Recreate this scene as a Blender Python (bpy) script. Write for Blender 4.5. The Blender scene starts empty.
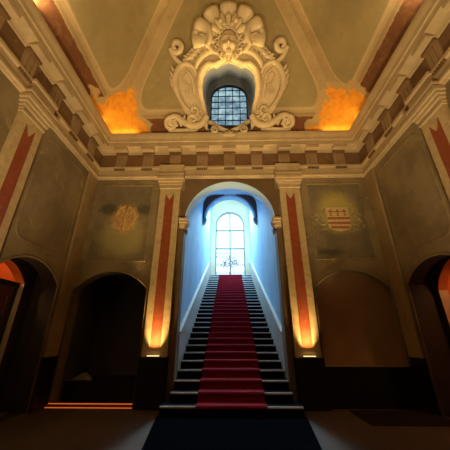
import bpy, bmesh, math, random
from mathutils import Vector, Matrix
from math import sin, cos, pi, sqrt, atan2
random.seed(7)
SC = bpy.context.scene
COL = SC.collection

# ------------------------------------------------------------------ dimensions (metres)
W = 6.95            # inner face of the back wall
A = 4.27            # half width of the hall
FR = W - 2*A        # inner face of the wall behind the camera
D0, TR, RI, NS = 6.205, 0.3746, 0.1765, 29     # stair: first nosing, tread, riser, steps
HW = 1.40           # half width of the stairwell
YE = 17.6           # end wall of the stairwell
SL = RI/TR
LAND = RI*NS
TH = 0.35           # wall thickness

# ------------------------------------------------------------------ node helper
class N:
    def __init__(s, nt, sock): s.nt, s.s = nt, sock
    def _m(s, op, o=None, o2=None, clamp=False):
        n = s.nt.nodes.new('ShaderNodeMath'); n.operation = op; n.use_clamp = clamp
        for i, v in enumerate((s, o, o2)):
            if v is None: continue
            if isinstance(v, N): s.nt.links.new(v.s, n.inputs[i])
            else: n.inputs[i].default_value = v
        return N(s.nt, n.outputs[0])
    def __add__(s, o): return s._m('ADD', o)
    def __radd__(s, o): return s._m('ADD', o)
    def __sub__(s, o): return s._m('SUBTRACT', o)
    def __rsub__(s, o): return s._m('MULTIPLY', -1.0)._m('ADD', o)
    def __mul__(s, o): return s._m('MULTIPLY', o)
    def __rmul__(s, o): return s._m('MULTIPLY', o)
    def abs(s): return s._m('ABSOLUTE')
    def min(s, o): return s._m('MINIMUM', o)
    def max(s, o): return s._m('MAXIMUM', o)
    def sqrt(s): return s._m('SQRT')
    def step(s, a, b):      # 0 below a, 1 above b
        n = s.nt.nodes.new('ShaderNodeMapRange'); n.interpolation_type = 'SMOOTHSTEP'
        s.nt.links.new(s.s, n.inputs[0]); n.inputs[1].default_value = a; n.inputs[2].default_value = b
        return N(s.nt, n.outputs[0])

def new_mat(name):
    m = bpy.data.materials.new(name); m.use_nodes = True
    nt = m.node_tree; b = nt.nodes['Principled BSDF']
    return m, nt, b

def coords(nt):
    t = nt.nodes.new('ShaderNodeTexCoord')
    g = nt.nodes.new('ShaderNodeNewGeometry')
    sp = nt.nodes.new('ShaderNodeSeparateXYZ'); nt.links.new(g.outputs['Position'], sp.inputs[0])
    return g.outputs['Position'], N(nt, sp.outputs[0]), N(nt, sp.outputs[1]), N(nt, sp.outputs[2])

def noise(nt, vec, scale, detail=5, rough=.6, dist=0.0):
    n = nt.nodes.new('ShaderNodeTexNoise'); n.inputs['Scale'].default_value = scale
    n.inputs['Detail'].default_value = detail; n.inputs['Roughness'].default_value = rough
    n.inputs['Distortion'].default_value = dist
    nt.links.new(vec, n.inputs['Vector']); return N(nt, n.outputs[0])

def col(nt, c):
    n = nt.nodes.new('ShaderNodeRGB'); n.outputs[0].default_value = (*c, 1); return n.outputs[0]

def mix(nt, fac, a, b):
    n = nt.nodes.new('ShaderNodeMix'); n.data_type = 'RGBA'
    if isinstance(fac, N): nt.links.new(fac.s, n.inputs[0])
    else: n.inputs[0].default_value = fac
    for i, v in ((6, a), (7, b)):
        if isinstance(v, tuple): n.inputs[i].default_value = (*v, 1)
        else: nt.links.new(v, n.inputs[i])
    return n.outputs[2]

def bump(nt, b, h, strength=.3, dist=.02):
    n = nt.nodes.new('ShaderNodeBump'); n.inputs['Strength'].default_value = strength
    n.inputs['Distance'].default_value = dist
    nt.links.new(h.s, n.inputs['Height']); nt.links.new(n.outputs[0], b.inputs['Normal'])

def plaster(name, c1, c2, scale=1.5, rough=.75, c3=None, fine=14, bs=.25, spec=.3, stretch=None):
    m, nt, b = new_mat(name)
    pos, x, y, z = coords(nt)
    if stretch:
        mp = nt.nodes.new('ShaderNodeMapping'); mp.inputs['Scale'].default_value = stretch
        nt.links.new(pos, mp.inputs[0]); pos = mp.outputs[0]
    n1 = noise(nt, pos, scale); n2 = noise(nt, pos, fine, 6)
    c = mix(nt, n1.step(.36, .66), c1, c2)
    if c3: c = mix(nt, noise(nt, pos, scale*2.3, 6, .65, .6).step(.56, .72), c, c3)
    dk = tuple(v*.78 for v in c1)
    c = mix(nt, n2.step(.5, .75)*.5, c, dk)
    nt.links.new(c, b.inputs['Base Color']); b.inputs['Roughness'].default_value = rough
    b.inputs['Specular IOR Level'].default_value = spec
    if bs: bump(nt, b, n2 + n1, bs)
    return m

def simple(name, c, rough=.5, metal=0, spec=.5):
    m, nt, b = new_mat(name)
    pos, x, y, z = coords(nt)
    n = noise(nt, pos, 22, 4)
    k = mix(nt, n.step(.35, .7), c, tuple(v*.75 for v in c))
    nt.links.new(k, b.inputs['Base Color']); b.inputs['Roughness'].default_value = rough
    b.inputs['Metallic'].default_value = metal; b.inputs['Specular IOR Level'].default_value = spec
    return m

def emit(name, c, s):
    m, nt, b = new_mat(name); b.inputs['Base Color'].default_value = (*c, 1)
    b.inputs['Emission Color'].default_value = (*c, 1); b.inputs['Emission Strength'].default_value = s
    return m

def glass(name, c, gloss=.08, dirt=None):
    m, nt, b = new_mat(name); nt.nodes.remove(b)
    out = nt.nodes['Material Output']
    t = nt.nodes.new('ShaderNodeBsdfTransparent'); g = nt.nodes.new('ShaderNodeBsdfGlossy')
    g.inputs['Roughness'].default_value = .05
    mx = nt.nodes.new('ShaderNodeMixShader'); mx.inputs[0].default_value = gloss
    pos, x, y, z = coords(nt)
    if dirt:
        k = mix(nt, noise(nt, pos, 2.2, 6, .7).step(.35, .65), c, dirt)
        nt.links.new(k, t.inputs[0])
    else: t.inputs[0].default_value = (*c, 1)
    nt.links.new(t.outputs[0], mx.inputs[1]); nt.links.new(g.outputs[0], mx.inputs[2])
    nt.links.new(mx.outputs[0], out.inputs[0])
    return m

# ------------------------------------------------------------------ materials
M = {}
M['wall'] = plaster('aged_wall_plaster', (.31,.24,.135), (.205,.155,.09), 1.1, .8, (.37,.29,.17))
M['rim'] = plaster('arch_rim_painted_daylight', (.58,.80,.95), (.52,.75,.92), 1.5, .6, bs=.1)  # daylight on the arch lining, put into a pale blue colour
M['strip'] = plaster('tan_strip_plaster', (.40,.295,.165), (.31,.225,.125), 1.0, .75, (.24,.17,.095))
M['brown'] = plaster('brown_jamb_plaster', (.18,.12,.068), (.14,.09,.05), 1.2, .7)
M['cream'] = plaster('cream_stucco', (.54,.42,.26), (.46,.35,.21), 2.0, .65, (.45,.33,.19), bs=.15)
M['frieze'] = plaster('brown_frieze_paint', (.21,.115,.06), (.165,.09,.045), 2.0, .7, (.26,.15,.08))
M['triglyph'] = plaster('tan_triglyph_paint', (.37,.25,.14), (.30,.20,.11), 2.5, .7)
M['stucco'] = plaster('cartouche_stucco', (.66,.53,.34), (.58,.46,.29), 3.0, .6, (.48,.37,.23), fine=20, bs=.35)
M['marble'] = plaster('yellow_speckled_marble', (.56,.44,.26), (.46,.35,.19), 6.0, .35, (.30,.21,.10), fine=30, bs=.05, spec=.4)
M['redmarble'] = plaster('red_marble', (.30,.075,.032), (.24,.055,.024), 6.0, .35, (.38,.13,.06), fine=40, bs=.05, spec=.4)
M['dado'] = simple('black_dado_paint', (.012,.010,.009), .45, 0, .3)
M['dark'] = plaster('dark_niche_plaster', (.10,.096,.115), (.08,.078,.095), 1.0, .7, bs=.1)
M['redbrown'] = plaster('reddish_brown_plaster', (.36,.245,.155), (.29,.185,.12), .8, .8, (.33,.25,.14))
M['blue'] = plaster('daylight_tinted_plaster', (.42,.62,.78), (.33,.53,.71), 1.6, .7, (.27,.38,.48), bs=.2, stretch=(1,1,.3))  # plaster with the blue of the daylight mixed into its colour
M['sea'] = plaster('pale_green_plaster', (.80,.68,.47), (.74,.63,.43), 1.2, .75, bs=.15)
M['white'] = plaster('white_wainscot_paint', (.58,.54,.47), (.50,.47,.41), 2.5, .5, bs=.1)
M['grey'] = plaster('grey_recess_plaster', (.25,.27,.31), (.21,.23,.27), 1.2, .8)
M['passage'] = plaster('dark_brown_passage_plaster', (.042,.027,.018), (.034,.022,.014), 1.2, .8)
M['spandrel'] = plaster('maroon_spandrel_shade', (.12,.08,.085), (.10,.065,.07), 2, .8)  # shade on the spandrels, put into a dark maroon colour
M['orange'] = plaster('orange_room_plaster', (.62,.15,.03), (.54,.12,.022), .8, .8)
M['jamb'] = plaster('tan_jamb_plaster', (.50,.38,.22), (.42,.31,.18), 1.5, .7)
M['step'] = simple('black_stone', (.007,.008,.009), .8, 0, .02)
M['nosing'] = simple('pale_nosing_glint', (.75,.77,.78), .35, .2)  # daylight glint along the step edges, given as a pale colour
M['wood'] = plaster('dark_red_wood', (.13,.035,.02), (.09,.024,.014), 2, .4, stretch=(1,1,.2))
M['blackwood'] = simple('black_wood', (.012,.009,.008), .5)
M['iron'] = simple('dark_iron', (.03,.032,.035), .5, .6)
M['framewhite'] = simple('grey_green_window_paint', (.20,.24,.22), .5)
M['leaf'] = simple('green_leaf', (.05,.14,.04), .6)
M['brass'] = simple('brass_fitting', (.55,.35,.12), .35, .9)
M['lens'] = emit('warm_lamp_lens', (1, .72, .30), 2.2)
M['led'] = emit('orange_led_strip', (1, .20, .03), .55)
M['copper'] = simple('copper_channel', (.30,.10,.04), .5, .5)
M['pane'] = glass('clear_pane', (.95, .97, 1))
M['oldpane'] = glass('grimy_leaded_pane', (.25,.30,.33), .05, (.52,.55,.53))
M['paper'] = simple('pale_grey_card', (.32,.33,.34), .8)
M['chrome'] = simple('chrome', (.6,.6,.6), .2, 1)
M['stone_out'] = plaster('outside_stone', (.5,.5,.48), (.42,.43,.42), .8)

def mk_floor():
    m, nt, b = new_mat('dark_stone_floor'); pos, x, y, z = coords(nt)
    br = nt.nodes.new('ShaderNodeTexBrick'); br.offset = .5; nt.links.new(pos, br.inputs[0])
    br.inputs['Scale'].default_value = 1; br.inputs['Brick Width'].default_value = 1.1; br.inputs['Row Height'].default_value = .8
    br.inputs['Mortar Size'].default_value = .006
    br.inputs['Color1'].default_value = (.085,.062,.043,1); br.inputs['Color2'].default_value = (.072,.052,.036,1); br.inputs['Mortar'].default_value = (.04,.03,.02,1)
    n = noise(nt, pos, 2.0, 6)
    nt.links.new(mix(nt, n.step(.4,.7)*.5, br.outputs[0], (.055,.04,.028)), b.inputs['Base Color'])
    b.inputs['Roughness'].default_value = .55; b.inputs['Specular IOR Level'].default_value = .3
    return m
M['floor'] = mk_floor()

def mk_carpet(name, c):
    m, nt, b = new_mat(name); pos, x, y, z = coords(nt)
    n = noise(nt, pos, 160, 3); n1 = noise(nt, pos, 3, 4)
    k = mix(nt, n.step(.3,.7), c, tuple(v*.6 for v in c)); k = mix(nt, n1.step(.4,.7)*.35, k, tuple(v*.7 for v in c))
    nt.links.new(k, b.inputs['Base Color']); b.inputs['Roughness'].default_value = .95
    b.inputs['Sheen Weight'].default_value = .12 if c[0] > .1 else 0; b.inputs['Sheen Tint'].default_value = (*[min(1, v*2.2) for v in c], 1)
    b.inputs['Specular IOR Level'].default_value = .1 if c[0] > .1 else 0
    bump(nt, b, n, .4, .004); return m
M['red'] = mk_carpet('red_carpet', (.31,.013,.028))
M['mat'] = mk_carpet('navy_floor_runner', (.004,.005,.008))
M['rug'] = mk_carpet('dark_rug', (.03,.022,.016))

def mk_ceiling():
    m, nt, b = new_mat('painted_vault'); pos, x, y, z = coords(nt)
    a = A - x.abs(); k = (W - y).min(y - FR)
    s = a.min(k); e = a.max(k) - s
    n1 = noise(nt, pos, 1.1); n2 = noise(nt, pos, 7, 6); n3 = noise(nt, pos, 3.2, 6, .7, .4)
    cream = mix(nt, n1.step(.35,.65), (.50,.37,.20), (.43,.31,.165))
    panel = mix(nt, n1.step(.35,.65), (.38,.30,.15), (.32,.255,.125))
    panel = mix(nt, n3.step(.52,.7)*.6, panel, (.43,.34,.18))
    r = .55
    u = (r + .68 - s).max(0.0); v = (r + .40 - e).max(0.0)
    sd = (u*u + v*v).sqrt() - r + (n2 - .5)*.03
    c = mix(nt, sd.step(-.012, .012), panel, cream)
    c = mix(nt, (1 - (sd - .03).abs().step(.015,.035))*.55, c, (.60,.46,.27))
    # red-brown painted band at the foot of the vault, worn through in places
    red = mix(nt, n1.step(.4,.62), (.20,.075,.032), (.15,.065,.03))
    red = mix(nt, n3.step(.5,.68)*.7, red, (.27,.15,.07))
    sj = s + (n2 - .5)*.06
    c = mix(nt, 1 - sj.step(.49,.51), c, red)
    c = mix(nt, (1 - (s - .545).abs().step(.02,.035))*.5, c, (.26,.17,.08))
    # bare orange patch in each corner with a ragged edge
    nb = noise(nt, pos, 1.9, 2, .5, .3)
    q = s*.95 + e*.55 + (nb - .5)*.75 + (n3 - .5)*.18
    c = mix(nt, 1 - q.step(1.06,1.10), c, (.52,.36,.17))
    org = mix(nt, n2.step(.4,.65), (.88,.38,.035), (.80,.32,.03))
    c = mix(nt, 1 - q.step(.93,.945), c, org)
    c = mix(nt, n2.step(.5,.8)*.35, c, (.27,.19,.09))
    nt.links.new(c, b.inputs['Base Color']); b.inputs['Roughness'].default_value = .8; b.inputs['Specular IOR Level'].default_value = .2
    bump(nt, b, n2, .2); return m
M['ceiling'] = mk_ceiling()

def mk_mural(name, cx, cz, kind):
    m, nt, b = new_mat(name); pos, x, y, z = coords(nt)
    n1 = noise(nt, pos, 1.6); n2 = noise(nt, pos, 6, 6, .65, .3); n3 = noise(nt, pos, 11, 6, .7, .8)
    c = mix(nt, n1.step(.35,.65), (.235,.19,.12), (.17,.14,.09))
    c = mix(nt, n2.step(.55,.7)*.4, c, (.32,.26,.16))
    dx = x - cx; dz = z - cz
    if kind == 'faded':
        d = (dx*dx*1.6 + dz*dz).sqrt() + (n2 - .5)*.5
        halo = ((dx*dx) + (dz + .55)*(dz + .55)).sqrt() + (n2 - .5)*.4
        c = mix(nt, (1 - halo.step(.35,.85))*.75, c, (.42,.36,.15))
        w = ((dx.abs() - .56)*(dx.abs() - .56)*2.2 + (dz - .33)*(dz - .33)*5).sqrt() + (n2 - .5)*.4
        c = mix(nt, (1 - w.step(.2,.55))*.8, c, (.075,.07,.045))
        c = mix(nt, (1 - d.step(.36,.58))*.85, c, (.58,.40,.16))
        c = mix(nt, (1 - d.step(.40,.55))*n3.step(.5,.58)*.8, c, (.36,.19,.07))
    else:
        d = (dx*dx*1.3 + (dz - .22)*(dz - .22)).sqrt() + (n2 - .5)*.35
        c = mix(nt, (1 - d.step(.35,.85))*.9, c, (.50,.42,.13))  # yellow glow above the shield, painted into the mural colour
        w = (dx*dx*.55 + (dz + .05)*(dz + .05)*1.9).sqrt()
        c = mix(nt, (1 - w.step(.45,.72))*n3.step(.50,.56), c, (.42,.34,.16))
        lo = ((dx + .42)*(dx + .42)*.8 + (dz + 1.05)*(dz + 1.05)*6).sqrt() + (n2 - .5)*.4
        c = mix(nt, (1 - lo.step(.12,.42))*.7, c, (.07,.06,.04))
    nt.links.new(c, b.inputs['Base Color']); b.inputs['Roughness'].default_value = .75; b.inputs['Specular IOR Level'].default_value = .25
    bump(nt, b, n2, .15); return m
M['mural_l'] = mk_mural('faded_mural_paint', -3.13, 4.68, 'faded')
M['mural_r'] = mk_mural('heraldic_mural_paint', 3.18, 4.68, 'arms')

# ------------------------------------------------------------------ mesh helper
class MB:
    def __init__(s): s.bm = bmesh.new()
    def box(s, x0, x1, y0, y1, z0, z1):
        v = [s.bm.verts.new((x, y, z)) for z in (z0, z1) for y in (y0, y1) for x in (x0, x1)]
        for f in ((0,2,3,1),(4,5,7,6),(0,1,5,4),(2,6,7,3),(0,4,6,2),(1,3,7,5)): s.bm.faces.new([v[i] for i in f])
        return s
    def prism(s, outer, f, d0, d1, holes=()):
        """polygon (with holes) in 2D, f(u, v, d) -> 3D, extruded from d0 to d1"""
        bm = s.bm; loops = [outer] + list(holes)
        for d in (d0, d1):
            es = []
            for L in loops:
                vs = [bm.verts.new(f(u, v, d)) for u, v in L]
                for i in range(len(vs)): es.append(bm.edges.new((vs[i], vs[(i+1) % len(vs)])))
            bmesh.ops.triangle_fill(bm, use_beauty=True, edges=es)
        for L in loops:
            n = len(L)
            for i in range(n):
                a, b_ = L[i], L[(i+1) % n]
                bm.faces.new([bm.verts.new(f(*p)) for p in ((*a, d0), (*b_, d0), (*b_, d1), (*a, d1))])
        return s
    def tube(s, pts, rad, seg=8, squash=1.0, nrm=None, closed=False):
        """swept ellipse; rad number or list; nrm: the direction that keeps squash"""
        bm = s.bm; P = [Vector(p) for p in pts]; n = len(P); rings = []
        if not hasattr(rad, '__len__'): rad = [rad]*n
        for i in range(n):
            if closed: t = P[(i+1) % n] - P[i-1]
            else: t = P[min(i+1, n-1)] - P[max(i-1, 0)]
            t.normalize()
            up = Vector(nrm) if nrm else (Vector((0,0,1)) if abs(t.z) < .9 else Vector((1,0,0)))
            sd = t.cross(up); sd.normalize(); up2 = sd.cross(t)
            rings.append([bm.verts.new(P[i] + sd*rad[i]*cos(2*pi*k/seg) + up2*rad[i]*squash*sin(2*pi*k/seg)) for k in range(seg)])
        for i in range(n if closed else n-1):
            a, b_ = rings[i], rings[(i+1) % n]
            for k in range(seg): bm.faces.new((a[k], a[(k+1) % seg], b_[(k+1) % seg], b_[k]))
        if not closed:
            bm.faces.new(rings[0][::-1]); bm.faces.new(rings[-1])
        return s
    def strip(s, prof, path, close=False):
        """sweep an open profile: path is a list of functions (u, v) -> 3D"""
        rows = [[s.bm.verts.new(g(u, v)) for u, v in prof] for g in path]
        for a, b_ in zip(rows, rows[1:]):
            for i in range(len(prof) - (0 if close else 1)):
                j = (i+1) % len(prof)
                s.bm.faces.new((a[i], a[j], b_[j], b_[i]))
        if close:
            s.bm.faces.new(rows[0]); s.bm.faces.new(rows[-1][::-1])
        return s
    def ball(s, c, r, sub=2):
        g = bmesh.ops.create_icosphere(s.bm, subdivisions=sub, radius=1)
        for v in g['verts']: v.co = Vector((c[0] + v.co.x*r[0], c[1] + v.co.y*r[1], c[2] + v.co.z*r[2]))
        return s
    def build(s, name, mat, parent=None, smooth=False, bevel=0, weld=True):
        if weld: bmesh.ops.remove_doubles(s.bm, verts=s.bm.verts, dist=1e-5)
        bmesh.ops.recalc_face_normals(s.bm, faces=s.bm.faces)
        me = bpy.data.meshes.new(name); s.bm.to_mesh(me); s.bm.free()
        o = bpy.data.objects.new(name, me); COL.objects.link(o)
        if isinstance(mat, str): mat = M[mat]
        me.materials.append(mat)
        if smooth:
            for p in me.polygons: p.use_smooth = True
        if bevel:
            b = o.modifiers.new('bevel', 'BEVEL'); b.width = bevel; b.segments = 2; b.limit_method = 'ANGLE'
        if parent:
            o.parent = parent
            o.matrix_parent_inverse = Matrix.Translation(-parent.location) if parent.location.length else Matrix.Identity(4)
        return o

def tag(o, label, cat, group=None):
    o['label'] = label; o['category'] = cat
    if group: o['group'] = group
    return o
def thing(name, loc, label, cat, group=None):
    o = bpy.data.objects.new(name, None); COL.objects.link(o); o.location = loc
    o.empty_display_size = .1
    return tag(o, label, cat, group)
def struct(o): o['kind'] = 'structure'; return o

def arch(cx, hw, z0, zs, rise, n=24):
    """arched outline: counter-clockwise from lower left"""
    pts = [(cx - hw, z0), (cx + hw, z0)]
    if abs(rise - hw) < 1e-6:
        pts += [(cx + hw*cos(pi*i/n), zs + hw*sin(pi*i/n)) for i in range(n+1)]
    else:
        R = (hw*hw + rise*rise)/(2*rise); a0 = math.asin(min(1, hw/R))
        pts += [(cx + R*sin(a0 - 2*a0*i/n), zs + rise - R + R*cos(a0 - 2*a0*i/n)) for i in range(n+1)]
    return pts
XZ = lambda u, v, d: (u, d, v)      # polygon in x,z extruded along y
YZ = lambda u, v, d: (d, u, v)      # polygon in y,z extruded along x
XY = lambda u, v, d: (u, v, d)

# ------------------------------------------------------------------ floor and walls
struct(MB().box(-9, 9, FR-1.2, 18.6, -.3, 0).build('floor', 'floor'))
NL = (-3.20, .99, 0, 2.62, .50)          # left niche: centre, half width, base, spring, rise
NR = (3.20, 1.00, .83, 2.62, .50)
ZT = 8.3
back = MB().prism([(-A-TH, 0), (A+TH, 0), (A+TH, ZT), (-A-TH, ZT)], XZ, W, W+TH,
    holes=[[(x, max(z, .002)) for x, z in arch(0, 1.34, .002, 4.61, 1.34)],
           [(x, max(z, .002)) for x, z in arch(NL[0], NL[1], .002, NL[3], NL[4])],
           arch(*NR), [(-.76, 7.75), (.76, 7.75), (.76, 8.27), (-.76, 8.27)]])
struct(back.build('wall_back', 'wall'))
SA = (5.42, .96, .002, 2.62, .44)        # side arches
for s, nm in ((-1, 'left'), (1, 'right')):
    struct(MB().prism([(FR-TH, 0), (W, 0), (W, ZT), (FR-TH, ZT)], YZ, s*A, s*(A+TH), holes=[arch(*SA)]).build('wall_'+nm, 'wall'))
struct(MB().box(-A, A, FR-TH, FR, 0, ZT).build('wall_front', 'wall'))

# vault: pavilion shape, straight lower slopes, flattening to the middle
SLOPE = 1.27
PROF = [(0.0, 7.5), (.6, 7.5+.6*SLOPE), (1.3, 7.5+1.3*SLOPE), (2.0, 7.5+2.0*SLOPE), (2.6, 7.5+2.6*SLOPE), (3.0, 11.25), (3.5, 11.6), (A, 11.75)]
kw = sqrt(1 + SLOPE*SLOPE)
WD = Vector((0, -1/kw, SLOPE/kw)); ND = Vector((0, -SLOPE/kw, -1/kw)); O3 = Vector((0, W, 7.5))
def P3(x, w, n=0.0): return O3 + Vector((x, 0, 0)) + WD*w + ND*n
HOLE_R = [(.72, .30), (.72, .95), (.76, 1.15), (.84, 1.45), (.86, 1.75), (.80, 2.02), (.68, 2.18), (.52, 2.26), (.40, 2.24), (.26, 2.32), (0, 2.40)]
HOLE = HOLE_R + [(-x, w) for x, w in HOLE_R[-2::-1]]
v = MB()
top = 2.6*kw
es = []
for L in ([(-A, 0), (A, 0), (A-2.6, top), (-A+2.6, top)], HOLE):
    vs = [v.bm.verts.new(P3(x, w)) for x, w in L]
    for i in range(len(vs)): es.append(v.bm.edges.new((vs[i], vs[(i+1) % len(vs)])))
bmesh.ops.triangle_fill(v.bm, use_beauty=True, edges=es)
cy = W - A
for k in range(4):
    c_, s_ = cos(k*pi/2), sin(k*pi/2)
    R2 = lambda x, d: (x*c_ - d*s_, cy + x*s_ + d*c_)
    for (s0, z0), (s1, z1) in zip(PROF, PROF[1:]):
        if k == 0 and s1 <= 2.6: continue
        q = [(-(A-s0), A-s0, z0), (A-s0, A-s0, z0), (A-s1, A-s1, z1), (-(A-s1), A-s1, z1)]
        if s1 >= A: q = q[:3]
        v.bm.faces.new([v.bm.verts.new((*R2(x, d), z)) for x, d, z in q])
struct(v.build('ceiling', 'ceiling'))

# window recess through the vault, splayed up to the oval window
LY = 7.22
def far(x, w):
    t = (w - .30)/2.1
    return Vector((x, LY, 7.86 + t*3.3))
rec = MB()
ring0 = [rec.bm.verts.new(P3(x, w)) for x, w in HOLE]; ring1 = [rec.bm.verts.new(far(x, w)) for x, w in HOLE]
n = len(HOLE)
for i in range(n): rec.bm.faces.new((ring0[i], ring0[(i+1) % n], ring1[(i+1) % n], ring1[i]))
struct(rec.build('wall_recess', 'grey', smooth=True))
LW = arch(0, .70, 7.88, 9.97, .70)
struct(MB().prism([(-1.2, 7.8), (1.2, 7.8), (1.2, 11.6), (-1.2, 11.6)], XZ, LY, LY+.14, holes=[LW]).build('wall_upper', 'grey'))

# ------------------------------------------------------------------ stairwell shell
ramp = lambda y: SL*(y - W)
def wtop(y): return 4.62 + ramp(y)
YA = 12.0; YB = 12.35
def vault2(x, y):
    L = (YE - YB)/2; ym = (YE + YB)/2
    a = sqrt(max(0, 1 - (x/HW)**2)); b_ = sqrt(max(0, 1 - ((y - ym)/L)**2))*.86
    return 5.25 + ramp(y) + HW*max(a, b_)
for s, nm in ((-1, 'stair_left'), (1, 'stair_right')):
    ys = [W+TH + i*(YA-W-TH)/8 for i in range(9)]
    o = [(W+TH, 0), (YA+.02, 0)] + [(y, wtop(y)+.25) for y in reversed(ys)]
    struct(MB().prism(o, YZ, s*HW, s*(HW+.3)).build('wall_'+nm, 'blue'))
    ys = [YA + i*(YE-YA)/30 for i in range(31)]
    o = [(YA+.02, 0), (YE, 0)] + [(y, vault2(HW, max(y, YB))+.05) for y in reversed(ys)]
    struct(MB().prism(o, YZ, s*HW, s*(HW+.3)).build('wall_'+nm+'_upper', 'blue'))
def sup(a_, p, y):      # rounded-square vault section
    c_, s_ = cos(a_), sin(a_); r_ = HW/((abs(c_)**p + abs(s_)**p)**(1/p))
    return (r_*c_, y, wtop(y) + r_*s_)
vb = MB(); rows = []
for i in range(13):
    y = W + TH - .02 + i*(YA - W - TH + .04)/12
    pw = 2 + 3.5*max(0, min(1, (y - W - TH)/(YA - W - TH)))
    rows.append([vb.bm.verts.new((*sup(pi*k/24, pw, y),)) for k in range(25)])
for a, b_ in zip(rows, rows[1:]):
    for k in range(24): vb.bm.faces.new((a[k], a[k+1], b_[k+1], b_[k]))
struct(vb.build('ceiling_stair', 'blue', smooth=True))
vb = MB(); rows = []
for i in range(41):
    y = YB - .02 + i*(YE - YB + .04)/40
    rows.append([vb.bm.verts.new((HW*cos(pi*k/32), y, vault2(HW*cos(pi*k/32), y))) for k in range(33)])
for a, b_ in zip(rows, rows[1:]):
    for k in range(32): vb.bm.faces.new((a[k], a[k+1], b_[k+1], b_[k]))
struct(vb.build('ceiling_landing', 'sea'))
zs2 = 4.66 + ramp(YA)
ca = [(-HW, zs2)] + [(1.22*cos(pi - pi*i/32), zs2 + 1.22*sin(pi*i/32)) for i in range(33)] + [(HW, zs2), (HW+.25, zs2+.1), (HW+.25, zs2+3.2), (-HW-.25, zs2+3.2), (-HW-.25, zs2+.1)]
struct(MB().prism(ca, XZ, YA, YB).build('wall_cross_arch', 'blue'))
ringc = [(1.225*cos(pi*i/40), zs2+1.225*sin(pi*i/40)) for i in range(41)] + [(1.31*cos(pi - pi*i/40), zs2+1.31*sin(pi*i/40)) for i in range(41)]
struct(MB().prism(ringc, XZ, YA-.04, YA).build('trim_21', 'blue'))
for s in (-1, 1):
    an = [i*1.35/14 for i in range(15)]
    spd = [(s*1.312*cos(a_), zs2 + 1.312*sin(a_)) for a_ in an] + [(s*sup(a_, 5.5, YA)[0], sup(a_, 5.5, YA)[2]) for a_ in an[::-1]]
    struct(MB().prism(spd, XZ, YA-.012, YA).build('trim_%d' % (23+s), 'spandrel'))
# end wall with the tall arched window
EW = arch(0, 1.06, LAND+.002, 9.05, 1.06)
struct(MB().prism([(-HW-.3, 0), (HW+.3, 0), (HW+.3, 13), (-HW-.3, 13)], XZ, YE, YE+.4, holes=[EW]).build('wall_landing', 'sea'))
# inner face of the hall wall above the stair opening
fr_ = [(-HW-.3, 4.61)] + [(1.345*cos(pi - pi*i/40), 4.61 + 1.345*sin(pi*i/40)) for i in range(41)] + [(HW+.3, 4.61), (HW+.3, 7.8), (-HW-.3, 7.8)]
struct(MB().prism(fr_, XZ, W+TH, W+TH+.03).build('wall_stair_front', 'blue'))

# ------------------------------------------------------------------ staircase
st = thing('staircase', (0, D0, 0), 'long straight flight of black stone steps rising through the central arch', 'staircase')
for k in range(NS):
    y0 = D0 + k*TR; z1 = RI*(k+1); z0 = max(0, z1 - 2*RI)
    hw = 1.46 if k == 0 else (1.38 if k == 1 else (1.335 if y0 < W+TH-.1 else 1.33))
    if k == 1: hw = 1.335
    y1 = y0 + TR + .06 if k < NS-1 else YE + .4
    r = .022
    pr = [(y0+.03, z0), (y0+.03, z1-2*r)] + [(y0 + r - r*sin(a), z1 - r - r*cos(a)) for a in (0, .6, 1.2, pi/2, 2.0, 2.6, pi)] + [(y1, z1), (y1, z0)]
    so_ = MB().prism(pr, YZ, -hw, hw).build('step', 'step', st)
    MB().prism([(y0-.003, z1-.030), (y0-.003, z1-.006), (y0+.004, z1+.003), (y0+.035, z1+.003), (y0+.035, z1-.002), (y0+.02, z1-.030)], YZ, -hw+.01, hw-.01).build('nosing', 'nosing', so_)
cp = MB()
pr = []
off = .015
pts = []
for k in range(NS):
    y0 = D0 + k*TR; z1 = RI*(k+1)
    pts += ([(y0+.03-off, z1-RI+off)] if k else []) + [(y0+.03-off, z1-.05), (y0-off, z1-.035), (y0-off, z1-.008), (y0+.008, z1+off), (y0+.03, z1+off)]
pts.append((YE-.05, LAND+off))
low = [(y + off*.9, z - off*.9) for y, z in reversed(pts)]
bm = cp.bm
for x0, x1 in ((-.725, .725),):
    prev = None
    for y, z in pts:
        cur = (bm.verts.new((x0, y, z)), bm.verts.new((x1, y, z)), bm.verts.new((x0, y+off*.8, z-off*.8)), bm.verts.new((x1, y+off*.8, z-off*.8)))
        if prev:
            bm.faces.new((prev[0], prev[1], cur[1], cur[0])); bm.faces.new((prev[0], cur[0], cur[2], prev[2])); bm.faces.new((prev[1], prev[3], cur[3], cur[1]))
        prev = cur
tag(cp.build('stair_carpet', 'red'), 'red carpet runner laid up the middle of the black steps', 'carpet')

for s, side in ((-1, 'left'), (1, 'right')):
    nz = lambda y: min(RI + (y - D0)*SL, LAND)
    h = .84
    ys0 = W + TH + .002; yk = D0 + (NS-1)*TR
    poly = [(ys0, 0), (YE-.002, 0), (YE-.002, LAND+h), (yk, LAND+h), (ys0, nz(ys0)+h)]
    wn = thing('stair_wainscot', (s*1.365, ys0, 0), 'white sloping wainscot along the %s side of the stairs' % side, 'wainscot', None)
    MB().prism(poly, YZ, s*1.332, s*1.398).build('panel', 'white', wn)
    cpoly = [(ys0, nz(ys0)+h), (yk, LAND+h), (YE-.002, LAND+h), (YE-.002, LAND+h+.05), (yk, LAND+h+.05), (ys0, nz(ys0)+h+.05)]
    MB().prism(cpoly, YZ, s*1.305, s*1.398).build('cap_rail', 'white', wn)

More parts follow.
